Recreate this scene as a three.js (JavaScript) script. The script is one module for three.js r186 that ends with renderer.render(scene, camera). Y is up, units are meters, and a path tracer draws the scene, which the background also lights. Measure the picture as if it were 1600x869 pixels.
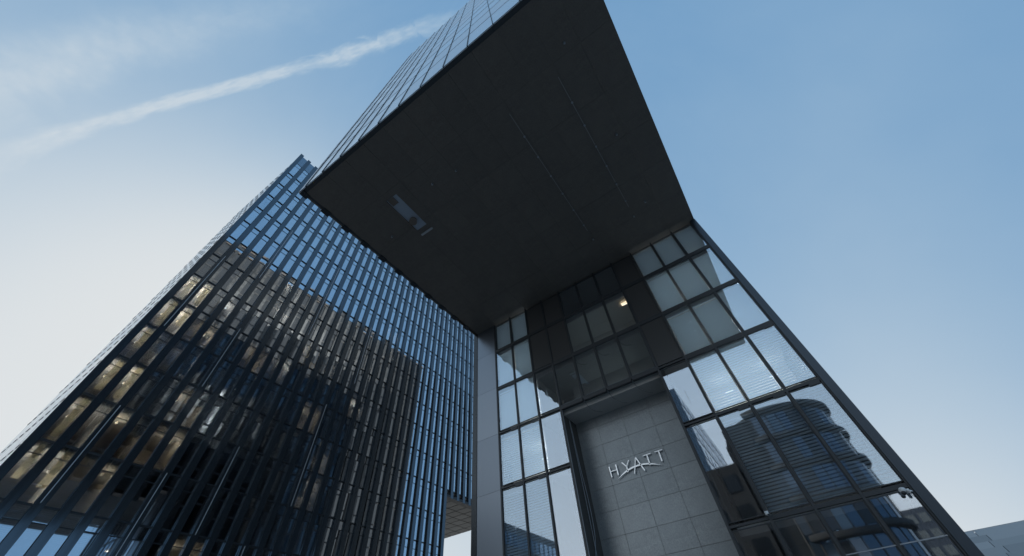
import * as THREE from 'three';
import { mergeGeometries } from 'three/addons/utils/BufferGeometryUtils.js';
import { RoundedBoxGeometry } from 'three/addons/geometries/RoundedBoxGeometry.js';
import { RectAreaLightUniformsLib } from 'three/addons/lights/RectAreaLightUniformsLib.js';

// ---------------------------------------------------------------- camera, sky, sun, exposure
const scene = new THREE.Scene();
const camera = new THREE.PerspectiveCamera(74.88, 1024 / 556, 0.1, 2500);
camera.position.set(0, 1.6, 0);
camera.rotation.order = 'YXZ';
camera.rotation.set(0.86293, 0.52559, -0.10442);

const renderer = new THREE.WebGLRenderer({ antialias: true });
renderer.setSize(1024, 556);
renderer.toneMapping = THREE.LinearToneMapping;
renderer.toneMappingExposure = 1;
renderer.shadowMap.enabled = true;
RectAreaLightUniformsLib.init();

let seed = 7;
const rnd = () => { seed = (seed * 1664525 + 1013904223) >>> 0; return seed / 4294967296; };
const hash = (x, y, s = 0) => { let n = Math.imul(x | 0, 374761393) + Math.imul(y | 0, 668265263) + Math.imul(s + 11, 974634777); n = Math.imul(n ^ (n >>> 13), 1274126177); return ((n ^ (n >>> 16)) >>> 0) / 4294967296; };
function noise(x, y, s = 0) {
  const i = Math.floor(x), j = Math.floor(y), u = x - i, v = y - j, a = u * u * (3 - 2 * u), b = v * v * (3 - 2 * v);
  return (hash(i, j, s) * (1 - a) + hash(i + 1, j, s) * a) * (1 - b) + (hash(i, j + 1, s) * (1 - a) + hash(i + 1, j + 1, s) * a) * b;
}
const fbm = (x, y, s = 0) => noise(x, y, s) * 0.5 + noise(x * 2.1, y * 2.1, s + 1) * 0.27 + noise(x * 4.3, y * 4.3, s + 2) * 0.15 + noise(x * 8.7, y * 8.7, s + 3) * 0.08;
const lin = (c) => (c <= 0.04045 ? c / 12.92 : Math.pow((c + 0.055) / 1.055, 2.4));
const rad = (d) => (d * Math.PI) / 180;
const dirOf = (az, el) => [Math.sin(rad(az)) * Math.cos(rad(el)), Math.sin(rad(el)), -Math.cos(rad(az)) * Math.cos(rad(el))];   // azimuth from -z towards +x
const smooth = (a, b, x) => { const t = Math.min(1, Math.max(0, (x - a) / (b - a))); return t * t * (3 - 2 * t); };

const SUN = dirOf(-75, 26);
const STREAKS = [   // cirrus trails: azimuth, elevation, half width in degrees, strength
  [[-107, 26, 1.1, 0.0], [-108, 36, 0.8, 0.3], [-108.4, 40.4, 0.55, 0.62], [-107.9, 44.8, 0.45, 0.85], [-106.9, 50.3, 0.4, 0.95], [-105.4, 56.6, 0.38, 0.95], [-103.5, 63, 0.42, 0.9], [-100.2, 69, 0.55, 0.85], [-96.3, 74.7, 0.55, 0.78], [-90, 79.7, 0.5, 0.5], [-60, 84.4, 0.8, 0.34], [20, 84, 0.7, 0]],
  [[-112, 32, 2, 0.3], [-114.3, 41.5, 1.6, 0.55], [-114.8, 44.9, 1.6, 0.56], [-115.3, 49, 1.5, 0.5], [-115.5, 53.3, 1.5, 0.42], [-115.8, 59.3, 1.5, 0.32], [-116.1, 65.9, 1.4, 0.22], [-118, 73, 2.2, 0.1], [-130, 80, 2, 0]],
].map((l) => l.map(([a, e, w, k]) => ({ d: dirOf(a, e), w: rad(w), k })));

function makeSky() {
  const W = 3072, H = 1536, data = new Float32Array(W * H * 4);
  const blue = [109, 154, 196], pale = [223, 227, 229];
  for (let r = 0; r < H; r++) {
    const el = ((r + 0.5) / H - 0.5) * Math.PI, y = Math.sin(el), ce = Math.cos(el), deg = (el * 180) / Math.PI;
    for (let c = 0; c < W; c++) {
      const ph = ((c + 0.5) / W - 0.5) * 2 * Math.PI, x = Math.cos(ph) * ce, z = Math.sin(ph) * ce;
      const g = (Math.acos(Math.min(1, x * SUN[0] + y * SUN[1] + z * SUN[2])) * 180) / Math.PI;
      const wg = 1 / (1 + Math.pow(g / 31, 5));
      const back = smooth(0.36, 1, z), far = 1.2 - 1.0 * smooth(80, 110, g);  // back: unseen sky behind the viewpoint, brightened to light sign wall and blinds
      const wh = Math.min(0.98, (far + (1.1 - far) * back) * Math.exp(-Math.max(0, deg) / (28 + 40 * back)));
      let w = 1 - (1 - wg) * (1 - wh);
      if (deg > 5) {
        const az = Math.atan2(x, -z) * 3, soft = fbm(az * 2 + 3, deg / 9, 5) - 0.5;
        w += 0.10 * soft * (1 - w);
        for (let s = 0; s < 2; s++) {
          const l = STREAKS[s]; let best = 9, at = null;
          for (let i = 0; i + 1 < l.length; i++) {
            const a = l[i].d, b = l[i + 1].d, abx = b[0] - a[0], aby = b[1] - a[1], abz = b[2] - a[2];
            const t = Math.min(1, Math.max(0, ((x - a[0]) * abx + (y - a[1]) * aby + (z - a[2]) * abz) / (abx * abx + aby * aby + abz * abz)));
            const qx = x - a[0] - t * abx, qy = y - a[1] - t * aby, qz = z - a[2] - t * abz, d2 = qx * qx + qy * qy + qz * qz;
            if (d2 < best) { best = d2; at = [i + t, l[i].w + t * (l[i + 1].w - l[i].w), l[i].k + t * (l[i + 1].k - l[i].k), abx * qy - aby * qx]; }
          }
          const d = Math.sqrt(best);
          if (d < at[1] * 3.6) {
            const side = at[3] > 0 ? 1 : -1, sd = (d * side) / at[1];
            const rag = fbm(at[0] * 2.6, sd * 0.7 + 9, 21 + s * 10) - 0.5, fine = fbm(at[0] * 6, sd * 2.2 + 3, 41 + s * 10);
            const q = Math.abs(sd + rag * (s ? 1.1 : 2.2));
            const k = at[2] * (s ? Math.exp(-q * q * 0.6) : 1 - smooth(0.1, 2.3, q)) * (s ? 0.66 + 0.62 * fine : 0.5 + 0.9 * fine);
            w += (1 - w) * Math.min(0.9, k) * (s ? 0.75 : 0.62);
          }
        }
      }
      w = Math.min(1, Math.max(0, w));
      const o = (r * W + c) * 4;
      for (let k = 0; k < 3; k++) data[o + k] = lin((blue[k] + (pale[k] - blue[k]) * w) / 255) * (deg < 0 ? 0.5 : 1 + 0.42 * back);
      data[o + 3] = 1;
    }
  }
  const t = new THREE.DataTexture(data, W, H, THREE.RGBAFormat, THREE.FloatType);
  t.mapping = THREE.EquirectangularReflectionMapping; t.magFilter = THREE.LinearFilter; t.minFilter = THREE.LinearFilter; t.needsUpdate = true;
  return t;
}
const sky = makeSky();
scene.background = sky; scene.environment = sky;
const sun = new THREE.DirectionalLight(new THREE.Color().setRGB(1, 0.92, 0.8), 3);
sun.position.set(SUN[0] * 300, SUN[1] * 300, SUN[2] * 300); sun.castShadow = true;
Object.assign(sun.shadow.camera, { left: -150, right: 150, top: 150, bottom: -150, near: 10, far: 700 });
sun.shadow.mapSize.set(2048, 2048);
scene.add(sun, sun.target);

// ---------------------------------------------------------------- helpers
const D = 19, EYE = 1.6;                       // D: metres from the viewpoint to the sign wall; Y turns heights in that unit into metres above ground
const Y = (v) => v * D + EYE;
function uvBox(g) {
  const p = g.attributes.position, n = g.attributes.normal, uv = g.attributes.uv;
  for (let i = 0; i < p.count; i++) {
    const ax = Math.abs(n.getX(i)), ay = Math.abs(n.getY(i));
    if (ax > 0.7) uv.setXY(i, p.getZ(i), p.getY(i)); else if (ay > 0.7) uv.setXY(i, p.getX(i), p.getZ(i)); else uv.setXY(i, p.getX(i), p.getY(i));
  }
  return g;
}
const B = (x0, x1, y0, y1, z0, z1) => uvBox(new THREE.BoxGeometry(Math.abs(x1 - x0), Math.abs(y1 - y0), Math.abs(z1 - z0)).translate((x0 + x1) / 2, (y0 + y1) / 2, (z0 + z1) / 2));
const used = {};
const numbered = (name) => { const n = used[name] = (used[name] ?? -1) + 1; return n ? `${name}_${String(n).padStart(3, '0')}` : name; };
function mesh(name, geo, mat, parent, pos) {
  const m = new THREE.Mesh(Array.isArray(geo) ? (geo.length > 1 ? mergeGeometries(geo) : geo[0]) : geo, mat);
  m.name = parent === scene ? numbered(name) : name; m.castShadow = m.receiveShadow = true;
  if (pos) m.position.set(...pos);
  (parent ?? scene).add(m); return m;
}
function thing(name, label, category, pos = [0, 0, 0], group) {
  const g = new THREE.Group(); g.name = numbered(name); g.position.set(...pos); scene.add(g);
  g.userData = { label, category }; if (group) g.userData.group = group;
  return g;
}
function dataTex(size, f, srgb, rx = 1, ry = rx) {
  const d = new Uint8Array(size * size * 4);
  for (let y = 0; y < size; y++) for (let x = 0; x < size; x++) { const v = f(x / size, y / size), o = (y * size + x) * 4; for (let k = 0; k < 3; k++) d[o + k] = Math.max(0, Math.min(255, (Array.isArray(v) ? v[k] : v) * 255)); d[o + 3] = 255; }
  const t = new THREE.DataTexture(d, size, size); t.wrapS = t.wrapT = THREE.RepeatWrapping; t.magFilter = THREE.LinearFilter; t.minFilter = THREE.LinearMipmapLinearFilter; t.generateMipmaps = true;
  if (srgb) t.colorSpace = THREE.SRGBColorSpace; t.repeat.set(rx, ry); t.needsUpdate = true; return t;
}
const per = (x, y, n, s) => { const f = (a, b) => noise(a * n, b * n, s), u = x, v = y; return (f(u, v) * (1 - u) * (1 - v) + f(u - 1 + 9, v) * u * (1 - v) + f(u, v - 1 + 9) * (1 - u) * v + f(u - 1 + 9, v - 1 + 9) * u * v); };
const grainTex = dataTex(256, (x, y) => 0.88 + 0.14 * (per(x, y, 60, 3) - 0.5) + 0.07 * (per(x, y, 7, 5) - 0.5), true, 0.5);
const roughTex = dataTex(256, (x, y) => 0.78 + 0.35 * (per(x, y, 5, 8) - 0.5) + 0.2 * (per(x, y, 28, 9) - 0.5), false, 0.3);
const waveTex = dataTex(256, (x, y) => 0.5 + 0.7 * (per(x, y, 3, 12) - 0.5), false, 0.22);
const rgb = (r, g, b) => new THREE.Color().setRGB(r, g, b);
const std = (c, roughness, metalness = 0, more = {}) => new THREE.MeshStandardMaterial({ color: rgb(...c), roughness, metalness, ...more });
const M = {
  black: std([0.155, 0.128, 0.108], 0.7, 0, { roughnessMap: roughTex }),
  soffit: [0, 1, 2, 3].map((k) => std([0.178 + 0.004 * k, 0.158 + 0.0035 * k, 0.138 + 0.003 * k], 0.62 + 0.05 * k, 0, { map: grainTex, roughnessMap: roughTex })),
  frame: std([0.045, 0.05, 0.056], 0.45, 0.2),
  trim: std([0.35, 0.38, 0.42], 0.4, 0.6),
  pier: std([0.13, 0.155, 0.18], 0.16, 0.75, { roughnessMap: roughTex }),
  pierDark: std([0.06, 0.065, 0.07], 0.35, 0.7, { roughnessMap: roughTex }),
  cladding: [0, 1, 2].map((k) => std([0.24 - 0.015 * k, 0.265 - 0.015 * k, 0.3 - 0.015 * k], 0.32, 0.85)),
  front: [0, 1, 2].map((k) => std([0.8 - 0.04 * k, 0.83 - 0.035 * k, 0.86 - 0.03 * k], 0.2 + 0.05 * k, 0.6)),
  frontEdge: std([0.42, 0.45, 0.5], 0.4, 0.6),
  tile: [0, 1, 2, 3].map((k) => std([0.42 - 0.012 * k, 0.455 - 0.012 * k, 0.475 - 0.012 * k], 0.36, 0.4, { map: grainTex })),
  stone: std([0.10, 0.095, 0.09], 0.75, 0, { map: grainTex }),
  silver: std([0.93, 0.94, 0.95], 0.32, 0.85),
  glass: [0, 1, 2].map((k) => new THREE.MeshPhysicalMaterial({ color: rgb(0.86, 0.93, 1), metalness: 1, roughness: 0.02, transparent: true, opacity: 0.58 + 0.04 * k, bumpMap: waveTex, bumpScale: 0.0012 })),
  clear: new THREE.MeshPhysicalMaterial({ color: rgb(0.76, 0.85, 0.95), metalness: 1, roughness: 0.015, transparent: true, opacity: 0.36, bumpMap: waveTex, bumpScale: 0.0012 }),
  coated: new THREE.MeshPhysicalMaterial({ color: rgb(0.68, 0.83, 0.98), metalness: 1, roughness: 0.02, transparent: true, opacity: 0.27, bumpMap: waveTex, bumpScale: 0.0012 }),
  shut: std([0.06, 0.06, 0.06], 0.3, 0),
  dark: std([0.16, 0.165, 0.17], 0.05, 1),
  blind: new THREE.MeshPhysicalMaterial({ color: rgb(0.8, 0.88, 0.92), roughness: 1, transmission: 0.45, thickness: 0 }),
  slab: std([0.5, 0.49, 0.47], 0.9),
  core: std([0.55, 0.53, 0.5], 0.9),
  roller: std([0.75, 0.74, 0.71], 0.9),
  curtain: new THREE.MeshPhysicalMaterial({ color: rgb(0.82, 0.78, 0.66), roughness: 1, transmission: 0.55, thickness: 0 }),
  glow: new THREE.MeshStandardMaterial({ color: rgb(0.8, 0.7, 0.5), emissive: rgb(1, 0.82, 0.55), emissiveIntensity: 2.2 }),
  parapet: std([0.3, 0.36, 0.42], 0.2, 0.8),
  glowCool: new THREE.MeshStandardMaterial({ color: rgb(0.7, 0.75, 0.8), emissive: rgb(0.85, 0.95, 1), emissiveIntensity: 1.4 }),
  rail: std([0.75, 0.77, 0.8], 0.4, 0.2),
  cable: std([0.12, 0.12, 0.12], 0.6),
  white: std([0.75, 0.76, 0.76], 0.4),
  ground: std([0.4, 0.39, 0.38], 0.85, 0, { map: grainTex }),
};
const pick = (a) => a[Math.floor(rnd() * a.length)];

// ---------------------------------------------------------------- ground
const ground = mesh('ground', new THREE.PlaneGeometry(1600, 1600).rotateX(-Math.PI / 2), M.ground, scene);
ground.userData = { kind: 'structure', label: 'grey paved forecourt between the two dark towers' };
{ const uv = ground.geometry.attributes.uv; for (let i = 0; i < uv.count; i++) uv.setXY(i, uv.getX(i) * 1600, uv.getY(i) * 1600); }

// ---------------------------------------------------------------- hotel tower
const hotel = thing('hotel_tower', 'dark glass tower with a black block cantilevered far out overhead and a sign wall below', 'building');
const HX0 = -0.806 * D, HX1 = 0.2145 * D, ZF = -0.101 * D, ZW = -D, ZB = -3.22 * D, SOFF = Y(1.103), TOP = Y(3.49);
// inner volumes: slabs, cores
const hotelFloors = []; for (let k = 0; k < 12; k++) hotelFloors.push(Y(1.3075 + 0.198 * k));
mesh('floor_slab', hotelFloors.map((y) => B(HX0 + 0.7, HX1 - 0.4, y - 0.3, y, ZB + 0.5, ZF - 0.6)), M.slab, hotel);
mesh('core_wall', [B(HX0 + 6, HX1 - 5, SOFF + 0.5, TOP - 0.2, ZB + 5, ZF - 6)], M.core, hotel);
mesh('roof', [B(HX0 + 0.02, HX1 - 0.02, TOP - 0.5, TOP - 0.05, ZB + 0.02, ZF - 0.3)], M.black, hotel);
mesh('right_wall', [B(HX1 - 0.35, HX1, 0, TOP, ZB, ZW - 0.4), B(HX1 - 0.35, HX1, SOFF + 0.5, TOP, ZW - 0.4, ZF - 0.35)], M.pierDark, hotel);
mesh('rear_wall', [B(HX0 + 0.3, HX1 - 0.36, 0, TOP - 0.51, ZB, ZB + 0.4)], M.pierDark, hotel);

// soffit: one panel per field, open 12 mm joints over a black backing sheet
mesh('soffit_backing', [B(HX0 + 0.03, HX1 - 0.03, SOFF + 0.06, SOFF + 0.4, ZW - 0.3, ZF - 0.33)], M.black, hotel);
const SK = { x0: -0.613 * D, x1: -0.5685 * D, z0: -0.43 * D, z1: -0.287 * D };   // the glazed hatch in the soffit
const colX = []; for (let i = 0; i <= 12; i++) colX.push((0.207 - 0.0815 * i) * D);
const sx = [HX1, ...colX.slice(1, 12), HX0 + 0.02], sz = []; for (let k = 0; k <= 6; k++) sz.push(ZF - 0.3 + (ZW - ZF + 0.3) * (k / 6));
for (let i = 0; i + 1 < sx.length; i++) for (let k = 0; k < 6; k++) {
  const x1 = sx[i] - 0.003, x0 = sx[i + 1] + 0.003, z1 = sz[k] - 0.003, z0 = sz[k + 1] + 0.003;
  if (x0 < SK.x1 && x1 > SK.x0 && z0 < SK.z1 && z1 > SK.z0) {        // the fields round the hatch
    const parts = [];
    const a0 = Math.max(x0, SK.x0), a1 = Math.min(x1, SK.x1), b0 = Math.max(z0, SK.z0), b1 = Math.min(z1, SK.z1);
    if (a0 - x0 > 0.02) parts.push(B(x0, a0, SOFF, SOFF + 0.05, z0, z1)); if (x1 - a1 > 0.02) parts.push(B(a1, x1, SOFF, SOFF + 0.05, z0, z1));
    if (b0 - z0 > 0.02) parts.push(B(a0, a1, SOFF, SOFF + 0.05, z0, b0)); if (z1 - b1 > 0.02) parts.push(B(a0, a1, SOFF, SOFF + 0.05, b1, z1));
    if (parts.length) mesh('soffit_panel', parts, M.soffit[1], hotel); continue;
  }
  mesh('soffit_panel', B(x0, x1, SOFF + 0.004 * Math.floor(hash(i, k, 51) * 3), SOFF + 0.05, z0, z1), M.soffit[Math.floor(hash(i, k, 52) * 4)], hotel);
}
{ // hatch: pane of blue-grey metal in a frame, a dark lamp housing and a loose bar behind it
  const h = mesh('soffit_hatch', [B(SK.x0, SK.x1, SOFF + 0.03, SOFF + 0.055, SK.z0, SK.z1)], std([0.34, 0.39, 0.46], 0.45, 0.1), hotel);
  mesh('hatch_frame', [B(SK.x0 - 0.06, SK.x0, SOFF - 0.05, SOFF - 0.002, SK.z0, SK.z1), B(SK.x0 + 0.1, SK.x1 - 0.3, SOFF - 0.04, SOFF + 0.02, SK.z1 - 0.5, SK.z1 - 0.02)], M.black, h);
  mesh('lamp_housing', new THREE.CylinderGeometry(0.22, 0.26, 0.3, 20).translate(SK.x0 + 0.38, SOFF - 0.12, SK.z0 + 0.75), M.black, h);
  mesh('soffit_bar', B(-0.612 * D, -0.562 * D, SOFF - 0.1, SOFF - 0.03, -0.455 * D, -0.448 * D), std([0.4, 0.42, 0.45], 0.5), hotel);
}
for (const x of [0.0376 * D, -0.1255 * D]) {
  mesh('track_rail', [B(x - 0.02, x + 0.02, SOFF - 0.03, SOFF - 0.001, -0.8 * D, -0.3 * D)], std([0.26, 0.26, 0.26], 0.5), hotel);
  for (let k = 0; k < 7; k++) mesh('downlight', new THREE.CylinderGeometry(0.05, 0.06, 0.1, 12).translate(x, SOFF - 0.08, (-0.3785 - 0.0777 * k) * D), M.trim, hotel);
}
for (const [x, z] of [[-0.6993, -0.394], [0.1054, -0.539], [0.0925, -0.8142], [-0.45, -0.33], [-0.36, -0.34], [0.09, -0.24]]) mesh('spot_lamp', new THREE.CylinderGeometry(0.07, 0.05, 0.14, 12).translate(x * D, SOFF - 0.07, z * D), M.trim, hotel);

// front of the overhang: panels and fins
const rowsF = [SOFF, Y(1.31)]; for (let k = 1; k <= 11; k++) rowsF.push(Y(1.31 + 0.198 * k)); rowsF[12] = TOP;
function frontPanels(x0, x1, cols, rows, z, parent) {
  const list = [x1, ...cols.filter((x) => x > x0 + 0.3 && x < x1 - 0.1), x0];
  for (let i = 0; i + 1 < list.length; i++) {
    const a = list[i + 1], b = list[i];
    for (let j = 0; j + 1 < rows.length; j++) {
      const edge = i === list.length - 2;
      const p = mesh('facade_panel', B(a + (edge ? -0.08 : 0.02), b - 0.02, rows[j] + 0.015, rows[j + 1] - 0.04, z - 0.06, z), edge ? M.frontEdge : pick(M.front), parent);
      if (!edge) { p.geometry.computeBoundingSphere(); }
    }
    if (i) mesh('facade_fin', B(list[i] - 0.013, list[i] + 0.013, rows[0] - 0.1, rows[rows.length - 1], z - 0.05, z + 0.045), M.frame, parent);
  }
  mesh('facade_backing', [B(x0 + 0.02, x1 - 0.02, rows[0] + 0.02, rows[rows.length - 1] - 0.05, z - 0.3, z - 0.08)], M.frame, parent);
  mesh('panel_rail', rows.slice(1, -1).map((y) => B(x0 + 0.02, x1 - 0.02, y - 0.025, y + 0.005, z - 0.07, z + 0.012)), M.trim, parent);
}
frontPanels(HX0, HX1, colX, rowsF, ZF, hotel);

// flanks with piers
const hp = []; for (let m = -1; m <= 37; m++) hp.push([-(0.1818 + 0.0815 * m) * D, -(0.2112 + 0.0815 * m) * D]);
for (const [z1, z0] of hp) {
  const low = z0 < ZW - 0.2 ? 0 : SOFF - 0.04;
  if (z0 < ZB) break;
  mesh('pier', B(HX0 - 0.08, HX0 + 0.3, low, TOP, z0, Math.min(z1, ZF - 0.07)), M.pierDark, hotel);
}
{ // flank glazing between the piers, seen only mirrored in the other tower
  const glass = [], sills = [];
  for (let i = 0; i + 1 < hp.length; i++) {
    const z1 = hp[i][1] - 0.01, z0 = Math.max(hp[i + 1][0] + 0.01, ZB + 0.1), low = z1 < ZW - 0.1 ? 0.3 : SOFF + 0.02;
    if (z0 > z1) continue;
    for (let y = TOP - 0.3, q = 0; y > low + 0.3; y -= 0.198 * D, q++) { const b = Math.max(low, y - 0.198 * D); glass.push(B(-0.015, 0.015, -(y - b) / 2, (y - b) / 2, -(z1 - z0) / 2, (z1 - z0) / 2).rotateZ((hash(i, q, 71) - 0.5) * 0.016).rotateY((hash(i, q, 72) - 0.5) * 0.016).translate(HX0 + 0.19, (y + b) / 2, (z0 + z1) / 2)); }
    for (let y = Y(3.29); y > low; y -= 0.198 * D) sills.push(B(HX0 + 0.13, HX0 + 0.28, y - 0.12, y + 0.12, z0, z1));
    sills.push(B(HX0 + 0.13, HX0 + 0.28, TOP - 0.3, TOP - 0.02, z0, z1), B(HX0 + 0.13, HX0 + 0.28, low - 0.02, low + 0.2, z0, z1));
  }
  mesh('flank_glazing', glass, M.dark, hotel).userData.kind = 'stuff';
  mesh('flank_sill', sills, M.frame, hotel).userData.kind = 'stuff';
}

// the shaft under the overhang
const cx = []; for (let i = 0; i <= 11; i++) cx.push((-0.695 + 0.082 * i) * D); cx[3] = -0.4495 * D; cx[7] = -0.1214 * D; cx[11] = 0.1985 * D;
const ry = [0, Y(0.2085), Y(0.4315), Y(0.606), Y(0.779), Y(0.955), SOFF];
// cladding at the left edge
const cj = [0, Y(0.215), Y(0.429), Y(0.606), Y(0.787), Y(0.96), SOFF];
for (let j = 0; j < 6; j++) mesh('cladding_panel', B(HX0 + 0.31, cx[0] - 0.06, cj[j] + (j ? 0.006 : 0), cj[j + 1] - 0.006, ZW - 0.06, ZW + 0.03), M.cladding[j % 3], hotel);
mesh('cladding_panel', B(HX0 - 0.09, HX0 + 0.304, 0, SOFF - 0.045, ZW - 0.08, ZW + 0.03), M.cladding[1], hotel);
mesh('edge_pier', [B(cx[11] + 0.01, HX1 + 0.03, 0, SOFF - 0.002, ZW - 0.3, ZW + 0.12)], std([0.05, 0.066, 0.086], 0.3, 0.6), hotel);
// slabs and core behind the glass
mesh('floor_slab', ry.slice(1, 6).flatMap((y, j) => j < 2 ? [B(HX0 + 0.3, cx[3] - 0.35, y - 0.3, y + 0.1, ZW - 12, ZW - 0.35), B(cx[7] + 0.2, HX1 - 0.4, y - 0.3, y + 0.1, ZW - 12, ZW - 0.35)] : [B(HX0 + 0.3, HX1 - 0.4, y - 0.3, y + 0.1, ZW - 12, ZW - 0.35)]), M.slab, hotel);
mesh('core_wall', [B(HX0 + 0.35, cx[3] - 0.3, 0, SOFF, ZW - 4.4, ZW - 4), B(cx[7] + 0.3, HX1 - 0.4, 0, SOFF, ZW - 4.4, ZW - 4), B(cx[3] - 0.2, cx[7] + 0.2, ry[3] + 0.3, SOFF, ZW - 3.4, ZW - 3.1)], M.core, hotel);
// recess with stone tiles behind the sign
const ZR = -D * 1.0976, RK = 1.0976 * D;
{
  const tx = []; for (let k = 2; k >= -3; k--) tx.push(-0.2663 * RK - 0.0781 * RK * k); // left to right
  const xs = [cx[3] - 0.02, ...tx.filter((x) => x > cx[3] + 0.1 && x < cx[7] - 0.1), cx[7] + 0.02];
  const ys = [0]; for (let k = -8; k <= 6; k++) { const y = 0.349 * RK + EYE + 0.0534 * RK * k; if (y > 0.2 && y < ry[3] - 0.1) ys.push(y); } ys.push(ry[3] - 0.02);
  for (let i = 0; i + 1 < xs.length; i++) for (let j = 0; j + 1 < ys.length; j++)
    mesh('stone_tile', B(xs[i] + 0.007, xs[i + 1] - 0.007, ys[j] + 0.007, ys[j + 1] - 0.007, ZR - 0.04, ZR + (rnd() - 0.5) * 0.004), pick(M.tile), hotel);
  mesh('recess_backing', [B(cx[3] - 0.25, cx[7] + 0.3, 0, ry[3], ZR - 0.3, ZR - 0.05)], M.black, hotel);
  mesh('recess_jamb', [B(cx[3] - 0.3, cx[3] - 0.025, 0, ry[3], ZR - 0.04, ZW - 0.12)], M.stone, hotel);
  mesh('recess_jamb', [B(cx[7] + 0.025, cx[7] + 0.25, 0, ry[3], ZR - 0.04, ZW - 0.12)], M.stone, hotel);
  mesh('recess_ceiling', [B(cx[3] - 0.3, cx[7] + 0.3, ry[3] + 0.02, ry[3] + 0.3, ZR - 0.3, ZW - 0.12)], std([0.36, 0.4, 0.43], 0.3, 0.6), hotel);
}
// mullions and transoms
const MW = 0.045;
for (let i = 0; i <= 11; i++) {
  const low = i > 3 && i < 7 ? ry[3] + 0.02 : 0, w = i === 0 || i === 11 ? 0.05 : MW + (i === 3 || i === 7 ? 0.01 : 0);
  mesh('mullion', B(cx[i] - w, cx[i] + w, low, SOFF - 0.004, ZW - 0.12, ZW + 0.07), M.frame, hotel);
}
mesh('mullion_cap', B(cx[3] + 0.056, cx[3] + 0.075, 0, ry[3] - 0.1, ZW - 0.02, ZW + 0.04), M.trim, hotel);
for (let j = 1; j < 6; j++) for (const [a, b, c] of [[0, 3, 'L'], [3, 7, 'C'], [7, 11, 'R']]) {
  if (c === 'C' && j < 3) continue;
  const up = j >= 3 && !(c === 'L' && j < 5), t = c === 'L' ? (j > 4 ? 0.1 : j > 3 ? 0.07 : 0.045) : j >= 3 ? 0.12 : 0.07;
  for (let i = a; i < b; i++) { const thin = (i === 2 || i === 7) && j < 4; const h = thin ? 0.045 : t; mesh('transom', B(cx[i] + MW + 0.002, cx[i + 1] - MW - 0.002, ry[j] - h, ry[j] + h, ZW - 0.1, ZW + (c === 'C' && j === 3 ? 0.1 : 0.045)), M.frame, hotel); }
}
mesh('transom', B(cx[9] + MW + 0.002, cx[10] - MW - 0.002, Y(0.132) - 0.015, Y(0.132) + 0.015, ZW - 0.06, ZW + 0.03), M.trim, hotel);
mesh('transom', B(cx[10] + MW + 0.002, cx[11] - MW - 0.012, Y(0.132) - 0.015, Y(0.132) + 0.015, ZW - 0.06, ZW + 0.03), M.trim, hotel);
// windows
const slatG = (w) => new THREE.BoxGeometry(w, 0.004, 0.085).rotateX(-0.85);
const blindCache = new Map();
function blindGeo(w, h, pitch) {
  const key = [w.toFixed(2), h.toFixed(2), pitch].join();
  if (!blindCache.has(key)) {
    const gs = [], n = Math.floor(h / pitch), s = slatG(w);
    for (let k = 0; k < n; k++) gs.push(s.clone().translate(0, -h / 2 + pitch * (k + 0.5), 0));
    gs.push(new THREE.BoxGeometry(w, 0.07, 0.06).translate(0, h / 2 + 0.02, 0), new THREE.BoxGeometry(w, 0.035, 0.04).translate(0, -h / 2 - 0.02, 0));
    blindCache.set(key, mergeGeometries(gs));
  }
  return blindCache.get(key);
}
for (let i = 0; i < 11; i++) for (let j = 0; j < 6; j++) {
  const mid = i > 2 && i < 7; if (mid && j < 3) continue;
  const x0 = cx[i] + 0.055, x1 = cx[i + 1] - 0.055, y0 = ry[j] + (j ? 0.125 : 0.1), y1 = ry[j + 1] - 0.125, w = x1 - x0, h = y1 - y0, X = (x0 + x1) / 2, YY = (y0 + y1) / 2;
  const r = 0.03;
  const f = mesh('window', [B(-w / 2, w / 2, -h / 2, -h / 2 + r, -0.05, 0.02), B(-w / 2, w / 2, h / 2 - r, h / 2, -0.05, 0.02), B(-w / 2, -w / 2 + r, -h / 2 + r, h / 2 - r, -0.05, 0.02), B(w / 2 - r, w / 2, -h / 2 + r, h / 2 - r, -0.05, 0.02)], M.frame, hotel, [X, YY, ZW]);
  const big = B(-w / 2 + r, w / 2 - r, -h / 2 + r, h / 2 - r, -0.012, 0);
  const covered = (i < 2 && j > 0) || (i > 7 && j > 0);
  const shut = (i === 7 && j > 2) || (i === 2 && j > 3) || (i === 3 && j > 3);
  const p = mesh(shut ? 'dark_panel' : 'pane', big, shut ? M.shut : covered ? M.coated : M.clear, f); p.rotation.set((rnd() - 0.5) * 0.007, (rnd() - 0.5) * 0.007, 0);
  if (covered) {
    const gap = j < 5 && j > 0 && rnd() > 0.35 ? 0.28 : 0.12;
    mesh('blind', blindGeo(w - 0.07, h - gap - 0.12, j > 2 ? 0.102 : 0.128), M.blind, f, [0, -gap / 2 + 0.06, -0.16]);
    if (j < 5 && (i !== 10 || j < 4)) mesh('vent', B(w / 2 - w * 0.36, w / 2 - 0.04, h / 2 - 0.05, h / 2 + 0.1, 0.021, 0.055), M.frame, f);
  }
}
// a warm lamp behind the centre glass and a small one in the top right window
function roomLamp(parent, x, y, z, w, d, power, color = [1, 0.8, 0.55]) {
  mesh('ceiling_lamp', B(x - w / 2, x + w / 2, y, y + 0.05, z - d / 2, z + d / 2), M.glow, parent);
  const l = new THREE.RectAreaLight(rgb(...color), power, w, d); l.position.set(x, y - 0.02, z); l.rotation.x = -Math.PI / 2; scene.add(l);
}
roomLamp(hotel, -0.140 * D, Y(0.93), ZW - 0.9, 0.5, 0.25, 6);
roomLamp(hotel, 0.1525 * D, Y(0.985), ZW - 0.35, 0.1, 0.1, 4);
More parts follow.
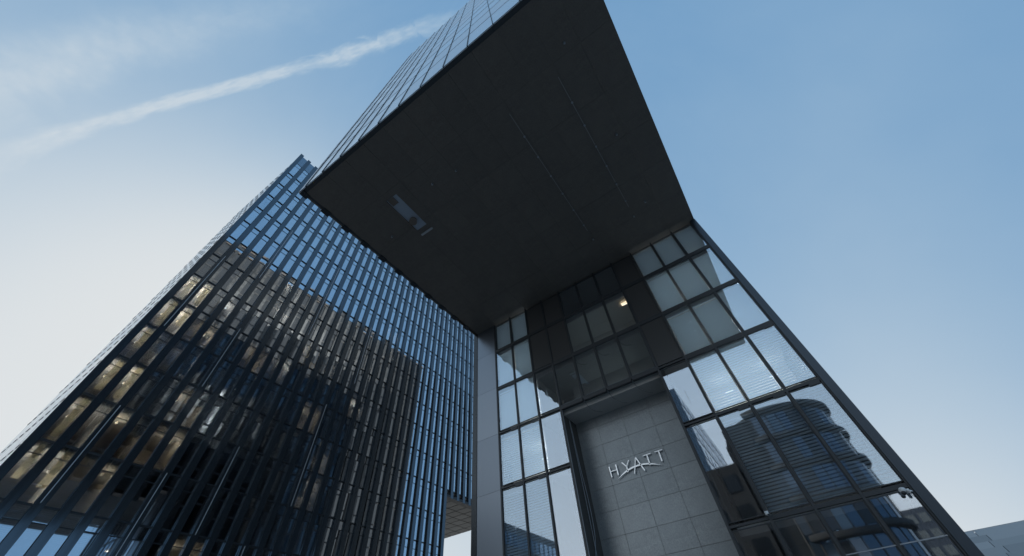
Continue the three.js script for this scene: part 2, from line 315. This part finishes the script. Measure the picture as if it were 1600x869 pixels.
// rooms behind the blinds: partitions, and unseen lamps added to brighten the blinds
mesh('partition', [B(cx[2] - 0.03, cx[2] + 0.03, 0.1, SOFF, ZW - 3.95, ZW - 0.4), B(cx[8] - 0.03, cx[8] + 0.03, 0.1, SOFF, ZW - 3.95, ZW - 0.4)], M.core, hotel);
for (let j = 2; j < 6; j++) for (const [x, power] of [[(cx[0] + cx[2]) / 2, 7], [cx[8] + 1.1, 4.6], [cx[11] - 1.1, 4.6]]) {
  const y = (ry[j] + ry[j + 1]) / 2 + 0.5;
  mesh('room_or_fill_lamp', new RoundedBoxGeometry(0.4, 0.08, 0.12, 2, 0.03), M.glowCool, hotel, [x, y, ZW - 2.9]);
  const l = new THREE.PointLight(rgb(0.82, 0.94, 1), power * (j === 5 ? 0.5 : 0.9)); l.position.set(x, y, ZW - 2.9); l.castShadow = true; l.shadow.radius = 4; scene.add(l);
}
for (const j of [3, 4]) for (const x of [cx[4] + 0.8, cx[6] - 0.8]) {   // fill lights added out of view on the floors, lifting the dark centre glass
  mesh('hidden_fill_light', [new THREE.CylinderGeometry(0.09, 0.06, 0.2, 14, 1, true).translate(0, 0.1, 0), new THREE.CylinderGeometry(0.07, 0.08, 0.02, 14).translate(0, 0.01, 0)], M.frame, hotel, [x, ry[j] + 0.1, ZW - (j === 3 ? 2.5 : 1.7)]);
  const l = new THREE.PointLight(rgb(0.7, 0.93, 1), 0.8); l.position.set(x, ry[j] + 0.34, ZW - (j === 3 ? 2.5 : 1.7)); l.castShadow = true; l.shadow.radius = 4; scene.add(l);
}
// loose cables under the transom and in the recess
const tube = (pts, r) => new THREE.TubeGeometry(new THREE.CatmullRomCurve3(pts.map((p) => new THREE.Vector3(...p))), 24, r, 6);
for (const i of [4, 5, 6]) mesh('cable', tube([[cx[i], ry[3] - 0.12, ZW - 0.15], [cx[i] + 0.12, ry[3] - 0.45, ZW - 0.3], [cx[i] + 0.42, ry[3] - 0.72, ZW - 0.5], [cx[i] + 0.7, ry[3] - 0.78, ZW - 0.7]], 0.014), M.cable, hotel);
for (const i of [4, 5, 6]) mesh('cable', tube([[cx[i], ry[4] - 0.12, ZW - 0.25], [cx[i] + 0.1, ry[4] - 0.5, ZW - 0.35], [cx[i] + 0.4, ry[4] - 0.7, ZW - 0.5], [cx[i] + 0.6, ry[4] - 0.66, ZW - 0.6]], 0.014), M.cable, hotel);
mesh('cable', tube([[cx[3], ry[3], ZR + 0.9], [cx[3] + 0.03, Y(0.45), ZR + 0.8], [cx[3] + 0.05, Y(0.35), ZR + 0.62], [cx[3] + 0.04, Y(0.27), ZR + 0.7], [cx[3] + 0.02, Y(0.22), ZR + 1.1]], 0.016), M.trim, hotel);
mesh('cable', tube([[cx[3], ry[3], ZR + 1.0], [cx[3] + 0.04, Y(0.45), ZR + 0.98], [cx[3] + 0.05, Y(0.3), ZR + 0.95], [cx[3] + 0.02, Y(0.1), ZR + 0.98]], 0.013), M.trim, hotel);

// ---------------------------------------------------------------- sign
{
  const s = thing('wall_sign', 'silver letters over a curved stroke on the grey stone wall', 'sign', [0, EYE, 0]);
  const K = RK - 0.1, zz = -K, T = 0.07;
  const bar = (x0, y0, x1, y1, w) => { const dx = x1 - x0, dy = y1 - y0, L = Math.hypot(dx, dy), g = new RoundedBoxGeometry(L * K, w * K, T, 1, 0.012); g.rotateZ(Math.atan2(dy, dx)); return g.translate(((x0 + x1) / 2) * K, ((y0 + y1) / 2) * K, zz); };
  const a = 0.395, b = 0.3674, w = 0.0036, n = 0.0027;
  const letter = (geos) => mesh('letter', geos.map((g, i) => g.translate(0, 0, i * 0.003)), M.silver, s);
  letter([bar(-0.3418, a, -0.3408, b, w), bar(-0.3222, a, -0.3222, b, w), bar(-0.3408, 0.3815, -0.3228, 0.3815, n)]);
  letter([bar(-0.2945, 0.382, -0.2952, b, w), bar(-0.3048, a, -0.2942, 0.381, w), bar(-0.2845, a, -0.2945, 0.381, n)]);
  letter([bar(-0.2650, 0.3965, -0.2518, 0.359, w), bar(-0.2652, 0.3955, -0.2798, 0.359, n)]);
  letter([bar(-0.2345, 0.3935, -0.2347, b, w), bar(-0.2455, 0.3937, -0.2235, 0.3937, n)]);
  letter([bar(-0.2028, 0.3935, -0.2030, b, w), bar(-0.2135, 0.3937, -0.1925, 0.3937, n)]);
  const sh = new THREE.Shape(), top = [[-0.3268, 0.3588], [-0.312, 0.3672], [-0.295, 0.3738], [-0.275, 0.3771], [-0.255, 0.3768], [-0.235, 0.3728], [-0.2055, 0.3602]], bot = [[-0.236, 0.3698], [-0.255, 0.3735], [-0.275, 0.3735], [-0.295, 0.3703], [-0.312, 0.3648]];
  sh.moveTo(top[0][0] * K, top[0][1] * K); sh.splineThru(top.slice(1).map((p) => new THREE.Vector2(p[0] * K, p[1] * K))); sh.splineThru([...bot, top[0]].map((p) => new THREE.Vector2(p[0] * K, p[1] * K)));
  mesh('curved_stroke', new THREE.ExtrudeGeometry(sh, { depth: T * 0.8, bevelEnabled: false, curveSegments: 24 }).translate(0, 0, zz - T * 0.3), M.silver, s);
  mesh('fixing_pin', [-0.341, -0.322, -0.295, -0.258, -0.273, -0.2346, -0.203].map((x) => new THREE.CylinderGeometry(0.015, 0.015, 0.14, 8).rotateX(Math.PI / 2).translate(x * K, 0.375 * K, zz - 0.07)), M.trim, s);
}

// ---------------------------------------------------------------- security cameras
function securityCamera(label, x, y, twin) {
  const c = thing('security_camera', label, 'camera', [x, y, ZW + 0.1]); c.scale.setScalar(0.64);
  mesh('bracket', [B(-0.1, 0.1, -0.1, 0.1, -0.06, 0.02), new THREE.CylinderGeometry(0.035, 0.035, 0.22, 10).rotateX(Math.PI / 2).translate(0, 0, 0.1)], M.white, c);
  mesh('housing', new RoundedBoxGeometry(0.15, 0.16, 0.34, 3, 0.05).rotateX(0.55).rotateY(0.25).translate(0.02, -0.08, 0.2), M.white, c);
  mesh('lens', new THREE.CylinderGeometry(0.055, 0.055, 0.03, 16).rotateX(Math.PI / 2 + 0.55).rotateY(0.25).translate(0.06, -0.175, 0.35), M.frame, c);
  if (twin) {
    mesh('dome_housing', new THREE.SphereGeometry(0.17, 20, 12).scale(1, 0.85, 1).translate(-0.2, 0.05, 0.12), M.white, c);
    mesh('dome_lens', new THREE.SphereGeometry(0.1, 16, 10).translate(-0.24, -0.08, 0.2), M.frame, c);
    mesh('cord', tube([[0.1, -0.1, 0.1], [0.2, -0.4, 0.0], [0.22, -0.9, -0.05]], 0.012), M.cable, c);
  }
}
securityCamera('pair of white security cameras at the right edge pier of the glass shaft', 0.19 * D, Y(0.199), true);
securityCamera('single white security camera at the lower corner of the slatted windows', -0.04 * D, Y(0.2165), false);

// ---------------------------------------------------------------- office tower on the left
const office = thing('office_tower', 'dark office tower of narrow piers and stacked windows, left of the overhang', 'building');
const A = 2.2 * D, OX = -A, OW = 1.02 * D, OZ = (a) => -a * A, OY = (v) => v * A + EYE;
const PZ = (k) => OZ(0.0495 + 0.0344 * k), PH = 0.0068 * A, OTOP = OY(1.592), CUT = OY(0.507);
const SILL = (j) => OY(1.4298 - 0.08975 * j);
const NW = 41, SH = 30;
const pierG = B(-0.32, 0, 0, 1, -PH, PH), cornerLow = 0;
for (let k = 0; k <= NW; k++) {
  const low = k <= SH ? 0 : CUT - 0.03, p = mesh('pier', pierG, M.pier, office, [OX, low, PZ(k)]);
  p.scale.y = OTOP - low;
}
const winW = 0.0344 * A - 2 * PH - 0.006, cellH = 0.08975 * A, GX = -0.26;
const hw = winW / 2, transY = cellH * 0.755, sillH = 0.2, sillT = 0.055;
const frameG = mergeGeometries([B(GX - 0.1, GX + 0.1, -sillT, sillT, -hw, hw), B(GX - 0.04, GX + 0.03, transY - 0.03, transY + 0.03, -hw, hw), B(GX - 0.03, GX + 0.03, sillT, cellH - sillT, -hw, -hw + 0.03), B(GX - 0.03, GX + 0.03, sillT, cellH - sillT, hw - 0.03, hw)]);
const paneH = (transY - 0.03 - sillT) / 2, paneG = B(-0.012, 0, -paneH, paneH, -hw + 0.03, hw - 0.03), paneY = (transY - 0.03 + sillT) / 2;
const upperH = (cellH - sillT - transY - 0.03) / 2, upperG = B(-0.012, 0, -upperH, upperH, -hw + 0.03, hw - 0.03), upperY = (cellH - sillT + transY + 0.03) / 2;
const rollerG = {};
const LIT = new Map();   // rooms with the ceiling light on: [column, row] -> kind
for (const [c, j] of [[0, 8], [0, 9], [0, 10], [0, 11], [0, 12], [0, 13], [1, 8], [1, 9], [1, 11], [1, 13]]) LIT.set(c + ',' + j, 'curtain');
for (const [c, j] of [[2, 12], [5, 12], [6, 9], [4, 11], [3, 9], [8, 14], [10, 8], [12, 10], [3, 13]]) LIT.set(c + ',' + j, 'warm');
for (let k = 0; k < 16; k++) { const c = 3 + Math.floor(hash(k, 1, 61) * 18), j = 5 + Math.floor(hash(k, 2, 62) * 9); if (!LIT.has(c + ',' + j)) LIT.set(c + ',' + j, 'cool'); }
const restFrame = [], restPane = [[], [], []];
for (let c = 0; c < NW; c++) for (let j = -1; j <= 16; j++) {
  const low = SILL(j); if (c >= SH && low < CUT - 0.3) continue;
  const z = (PZ(c) + PZ(c + 1)) / 2;
  if (j === -1) { mesh('parapet_panel', B(GX - 0.1, GX + 0.04, 0.06, OTOP - 0.2 - low, -hw, hw), M.parapet, office, [OX, low, z]); continue; }
  const tint = Math.floor(hash(c, j, 3) * 3), seen = c < 20 && j <= 14;
  if (!seen) {
    restFrame.push(frameG.clone().translate(OX, low, z));
    restPane[tint].push(paneG.clone().translate(OX + GX, low + paneY, z), upperG.clone().translate(OX + GX, low + upperY, z));
    continue;
  }
  const w = mesh('window', frameG, M.frame, office, [OX, low, z]);
  const p = mesh('pane', paneG, M.glass[tint], w, [GX, paneY, 0]); p.rotation.set(0, (hash(c, j, 5) - 0.5) * 0.018, (hash(c, j, 6) - 0.5) * 0.03);
  const u = mesh('upper_pane', upperG, M.glass[(tint + 1) % 3], w, [GX, upperY, 0]); u.rotation.set(0, (hash(c, j, 7) - 0.5) * 0.02, (hash(c, j, 8) - 0.5) * 0.03);
  const r = hash(c, j, 9), lit = LIT.get(c + ',' + j);
  if (lit === 'curtain') {
    const drop = 0.55 + 0.4 * hash(c, j, 10), half = hw * (0.9 + 0.3 * hash(c, j, 11)), hh = cellH * drop;
    const side = c === 0 ? hw - half : -hw + half * 0.9;
    mesh('curtain', B(GX - 0.08, GX - 0.07, cellH - 0.2 - hh, cellH - 0.2, side - half * 0.75, side + half * 0.3), M.curtain, w);
  } else if (r < (j < 7 ? 0.55 : 0.48) && j < 13 && lit !== 'warm') {
    const hh = cellH * (0.25 + 0.55 * hash(c, j, 12));
    mesh('roller_blind', B(GX - 0.16, GX - 0.15, cellH - 0.16 - hh, cellH - 0.16, -hw + 0.05, hw - 0.05), M.roller, w);
  }
  if (j >= 13 && c < 5) {
    const n = 16, gs = []; for (let k = 0; k < n; k++) gs.push(B(GX - 0.14, GX - 0.09, cellH - 0.2 - 0.1 * k - 0.05, cellH - 0.2 - 0.1 * k, -hw + 0.05, hw - 0.05));
    mesh('venetian_blind', gs, M.roller, w);
  }
  if (lit) {
    const depth = lit === 'curtain' ? 1.7 : 1.3 + hash(c, j, 14) * 1.6;
    const [size, drop, power, tone] = { curtain: [0.3, 1.3, 15, [1, 0.9, 0.74]], warm: [0.4, 0.75, 3.8, [1, 0.84, 0.6]], cool: [0.36, 0.75, 2.6, [1, 0.95, 0.86]] }[lit];
    mesh('room_or_fill_lamp', new RoundedBoxGeometry(size, 0.1, 0.12, 2, 0.03), lit === 'cool' ? M.glowCool : M.glow, office, [OX - depth, low + cellH - drop, z]);
    const l = new THREE.PointLight(rgb(...tone), power); l.position.set(OX - depth, low + cellH - drop, z); l.castShadow = true; l.shadow.radius = 4; scene.add(l);
  }
}
mesh('window_frame', restFrame, M.frame, office).userData.kind = 'stuff';
restPane.forEach((g, k) => { mesh('window_pane', g, M.glass[k], office).userData.kind = 'stuff'; });
// floors, partitions, core, end walls
for (let j = 0; j <= 16; j++) { const y = SILL(j) - 0.05; mesh('floor_slab', B(OX - OW + 0.5, OX + GX - 0.12, y - 0.32, y, y > CUT + 0.5 ? OZ(1.4636) + 0.3 : PZ(SH), OZ(0.0445) - 0.2), M.slab, office); }
mesh('core_wall', [B(OX - OW + 6, OX - 6, 0.1, OTOP - 0.4, PZ(SH) + 1, PZ(4))], M.core, office);
const partition = []; for (let k = 2; k <= NW; k += 2) partition.push(B(OX - 5.9, OX - 0.4, k <= SH ? 0.1 : CUT + 0.1, OTOP - 0.4, PZ(k) - 0.06, PZ(k) + 0.06)); mesh('partition', partition, M.core, office);
mesh('roof', B(OX - OW + 0.1, OX - 0.4, OTOP - 0.35, OTOP - 0.05, OZ(1.4636) + 0.05, OZ(0.0445) - 0.1), M.black, office);
mesh('rear_wall', [B(OX - OW, OX - OW + 0.4, 0, OTOP - 0.36, PZ(SH), OZ(0.0445) - 0.2), B(OX - OW, OX - OW + 0.4, CUT + 0.4, OTOP - 0.36, OZ(1.4636), PZ(SH) - 0.02)], M.pierDark, office);
mesh('end_wall', [B(OX - OW + 0.02, OX - 0.34, CUT + 0.4, OTOP - 0.36, OZ(1.4636) - 0.1, OZ(1.4636) + 0.2), B(OX - OW + 0.02, OX - 0.34, 0, CUT - 0.3, PZ(SH) - PH, PZ(SH) + 0.2)], M.cladding[1], office);
// pale end face towards the forecourt
{
  const z = OZ(0.0445), rows = [0.3]; for (let j = 16; j >= -1; j--) rows.push(SILL(j)); rows.push(OTOP);
  const cols = []; for (let k = 1; k < 13; k++) cols.push(OX - 0.35 - (OW - 0.35) * (k / 13));
  const list = [OX - 0.33, ...cols, OX - OW];
  for (let i = 0; i + 1 < list.length; i++) for (let j = 0; j + 1 < rows.length; j++)
    mesh('end_panel', B(list[i + 1] + 0.02, list[i] - 0.02, rows[j] + 0.02, rows[j + 1] - 0.05, z - 0.05, z), M.front[Math.floor(hash(i, j, 31) * 3)], office);
  mesh('end_rail', rows.slice(1, -1).flatMap((y, j) => list.slice(0, -1).map((x, i) => B(x - 1.1, x - 0.25, y - 0.05, y + 0.02, z - 0.06, z + 0.05))), M.frame, office);
  mesh('end_backing', [B(OX - OW + 0.05, OX - 0.34, 0.1, OTOP - 0.4, z - 0.16, z - 0.07)], M.trim, office);
}
// soffit of the passage under the far half
{
  const z0 = OZ(1.4636) + 0.02, z1 = PZ(SH) - PH - 0.02, nx = 8, nz = 8;
  mesh('passage_soffit', B(OX - OW + 0.05, OX - 0.02, CUT + 0.08, CUT + 0.35, z0, z1), M.frame, office);
  mesh('soffit_edge', B(OX - 0.9, OX - 0.01, CUT - 0.06, CUT + 0.06, z0, z1), std([0.16, 0.155, 0.15], 0.7), office);
  for (let i = 0; i < nx; i++) for (let k = 0; k < nz; k++) {
    const a = OX - 0.95 - (OW - 1.0) * (i / nx), b = OX - 0.95 - (OW - 1.0) * ((i + 1) / nx), c = z0 + (z1 - z0) * (k / nz), d = z0 + (z1 - z0) * ((k + 1) / nz);
    mesh('soffit_panel', B(b + 0.09, a - 0.09, CUT, CUT + 0.06, c + 0.09, d - 0.09), std([0.24 + 0.05 * hash(i, k, 2), 0.235 + 0.05 * hash(i, k, 2), 0.22 + 0.05 * hash(i, k, 2)], 0.7), office);
  }
}
// guide rails on single piers
for (const [k, a, b] of [[1, 0.9, 0.63], [4, 1.163, 0.8985], [5, 0.7155, 0.535], [2, 0.4394, 0.2658], [6, 0.3508, 0.2], [9, 0.4391, 0.2628], [14, 0.626, 0.3517], [10, 1.1473, 0.8076], [16, 0.9866, 0.7328], [7, 1.3779, 1.2568], [12, 0.26, 0.17]])
  mesh('guide_rail', [B(OX + 0.03, OX + 0.07, OY(b), OY(a), PZ(k) + 0.02, PZ(k) + 0.06), B(OX, OX + 0.03, OY(b) + 0.3, OY(b) + 0.4, PZ(k) + 0.02, PZ(k) + 0.06), B(OX, OX + 0.03, OY(a) - 0.4, OY(a) - 0.3, PZ(k) + 0.02, PZ(k) + 0.06)], M.rail, office);

// ---------------------------------------------------------------- grey metal roof beyond, lower right
{
  const g = thing('metal_roof_hall', 'low hall with a grey metal roof of stepped courses, behind the tower', 'building', [0, 0, 0]);
  const zr = -72, yr = EYE + 0.1312 * 72, tilt = rad(48), mats = [0, 1, 2].map((k) => std([0.4 - 0.045 * k, 0.42 - 0.045 * k, 0.43 - 0.045 * k], 0.6, 0.3, { roughnessMap: roughTex }));
  const ch = 0.85;
  for (let r = 0; r < 12; r++) for (let s = 0; s < 12; s++) {
    const len = 5.2, x0 = 6 + s * len + (r % 2 ? 0.5 : 0) + r * 0.12;
    const p = mesh('roof_panel', B(0.03, len - 0.03, 0, ch - 0.1, -0.03, 0.03), mats[Math.floor(hash(r, s, 4) * 3)], g, [x0, yr - (r + 1) * ch * Math.sin(tilt), zr + (r + 1) * ch * Math.cos(tilt)]);
    p.rotation.x = -(Math.PI / 2 - tilt) + 0.16;
  }
  mesh('ridge_cap', B(5.5, 70, yr - 0.05, yr + 0.06, zr - 0.3, zr + 0.05), mats[2], g);
  mesh('wall', B(6.5, 69, 0, yr - 12 * ch * Math.sin(tilt) + 0.2, zr - 14, zr + 12 * ch * Math.cos(tilt) - 0.4), mats[1], g);
  mesh('roof_underlay', (() => { const L = 12 * ch; return new THREE.BoxGeometry(63, 0.1, L).rotateX(tilt).translate(38, yr - 0.25 - (L / 2) * Math.sin(tilt), zr - 0.1 + (L / 2) * Math.cos(tilt)); })(), M.frame, g);
}

// ---------------------------------------------------------------- buildings across the forecourt, mirrored in the glass
const winBlue = std([0.10, 0.15, 0.2], 0.06, 0.75), bandDark = std([0.06, 0.056, 0.052], 0.7), bandGrey = std([0.3, 0.29, 0.28], 0.7);
{
  const t = thing('round_tower', 'round tower with ring balconies mirrored in the slatted right windows', 'building', [3.6, 0, 28.7]);
  mesh('core_wall', new THREE.CylinderGeometry(7.1, 7.1, 25, 64, 1, false).translate(0, 12.5, 0), winBlue, t);
  for (let k = 0; k < 7; k++) { const y = 26 - 3.6 * k; mesh('ring_balcony', new THREE.LatheGeometry([[6.8, -0.6], [7.6, -0.5], [7.75, -0.4], [7.75, 0.12], [7.6, 0.12], [6.8, 0]].map((p) => new THREE.Vector2(...p)), 48, 0, rad(204)).translate(0, y, 0), bandDark, t); }
  const paneTone = [winBlue, std([0.16, 0.2, 0.25], 0.08, 0.6), std([0.05, 0.055, 0.06], 0.15, 0.4)], pg = B(-0.52, 0.52, 0, 2.5, -0.04, 0.04);
  for (let i = 0; i < 36; i++) for (let k = 1; k < 7; k++) { const a = ((i + 0.5) / 36) * Math.PI * 2; if (Math.sin(a) < -0.6) continue; mesh('window', pg, paneTone[Math.floor(hash(i, k, 81) * 3)], t, [Math.sin(a) * 7.12, 26 - 3.6 * k + 0.35, Math.cos(a) * 7.12]).rotation.y = a + (hash(i, k, 82) - 0.5) * 0.03; }
  mesh('roof', new THREE.CylinderGeometry(6.85, 6.85, 0.3, 64).translate(0, 25.6, 0), bandDark, t);
  mesh('wing', [B(-6.4, -0.4, 0, 25.4, -6.2, 4)], std([0.05, 0.047, 0.043], 0.35), t);
  for (let i = 0; i < 36; i++) { const a = (i / 36) * Math.PI * 2; mesh('mullion', B(-0.07, 0.07, 0, 25, -0.1, 0.1), bandDark, t, [Math.sin(a) * 7.12, 0, Math.cos(a) * 7.12]).rotation.y = a; }
}
function plainBlock(name, label, x0, x1, h, z0, z1, pitch, face, wallMat, glassMat, rowsOnly) {
  const t = thing(name, label, 'building', [(x0 + x1) / 2, 0, (z0 + z1) / 2]); const w = x1 - x0, d = z1 - z0;
  mesh('wall', B(-w / 2, w / 2, 0, h, -d / 2, d / 2), wallMat, t);
  const fl = 3.5, g = (ww, hh) => B(-ww / 2, ww / 2, -hh / 2, hh / 2, -0.05, 0.05);
  for (let y = h - 2.2; y > 2; y -= fl) {
    if (face.includes('z')) { const n = Math.floor(w / pitch); for (let i = 0; i < n; i++) mesh('window', g(pitch * 0.7, 2), glassMat, t, [-w / 2 + (i + 0.5) * (w / n), y, -d / 2 - 0.03]); }
    if (face.includes('x')) { const n = Math.floor(d / pitch); for (let i = 0; i < n; i++) mesh('window', g(pitch * 0.7, 2), glassMat, t, [w / 2 + 0.03, y, -d / 2 + (i + 0.5) * (d / n)]).rotation.y = Math.PI / 2; }
  }
  return t;
}
plainBlock('glass_block', 'tall blue glass block mirrored in the clear panes right of the sign', -17, -7.8, 41.6, 36, 76, 3.2, 'zx', winBlue, std([0.16, 0.24, 0.34], 0.08, 0.8));
plainBlock('low_block', 'low dark flat block mirrored in the panes below the sign', -9.5, -3, 20.9, 22, 29, 2.4, 'z', bandDark, std([0.05, 0.055, 0.06], 0.2, 0.5));
plainBlock('slab_tower', 'grey tower with rows of small windows mirrored beside the right edge pier', 21.8, 46, 27.2, 112, 130, 2.6, 'z', std([0.12, 0.13, 0.15], 0.7), std([0.26, 0.26, 0.24], 0.3, 0.2));
plainBlock('pale_office_block', 'pale office block with window grid mirrored at the foot of the left glass', -58, -41.8, 22.4, 12, 40, 1.6, 'x', bandGrey, std([0.35, 0.48, 0.62], 0.1, 0.7));

renderer.render(scene, camera);
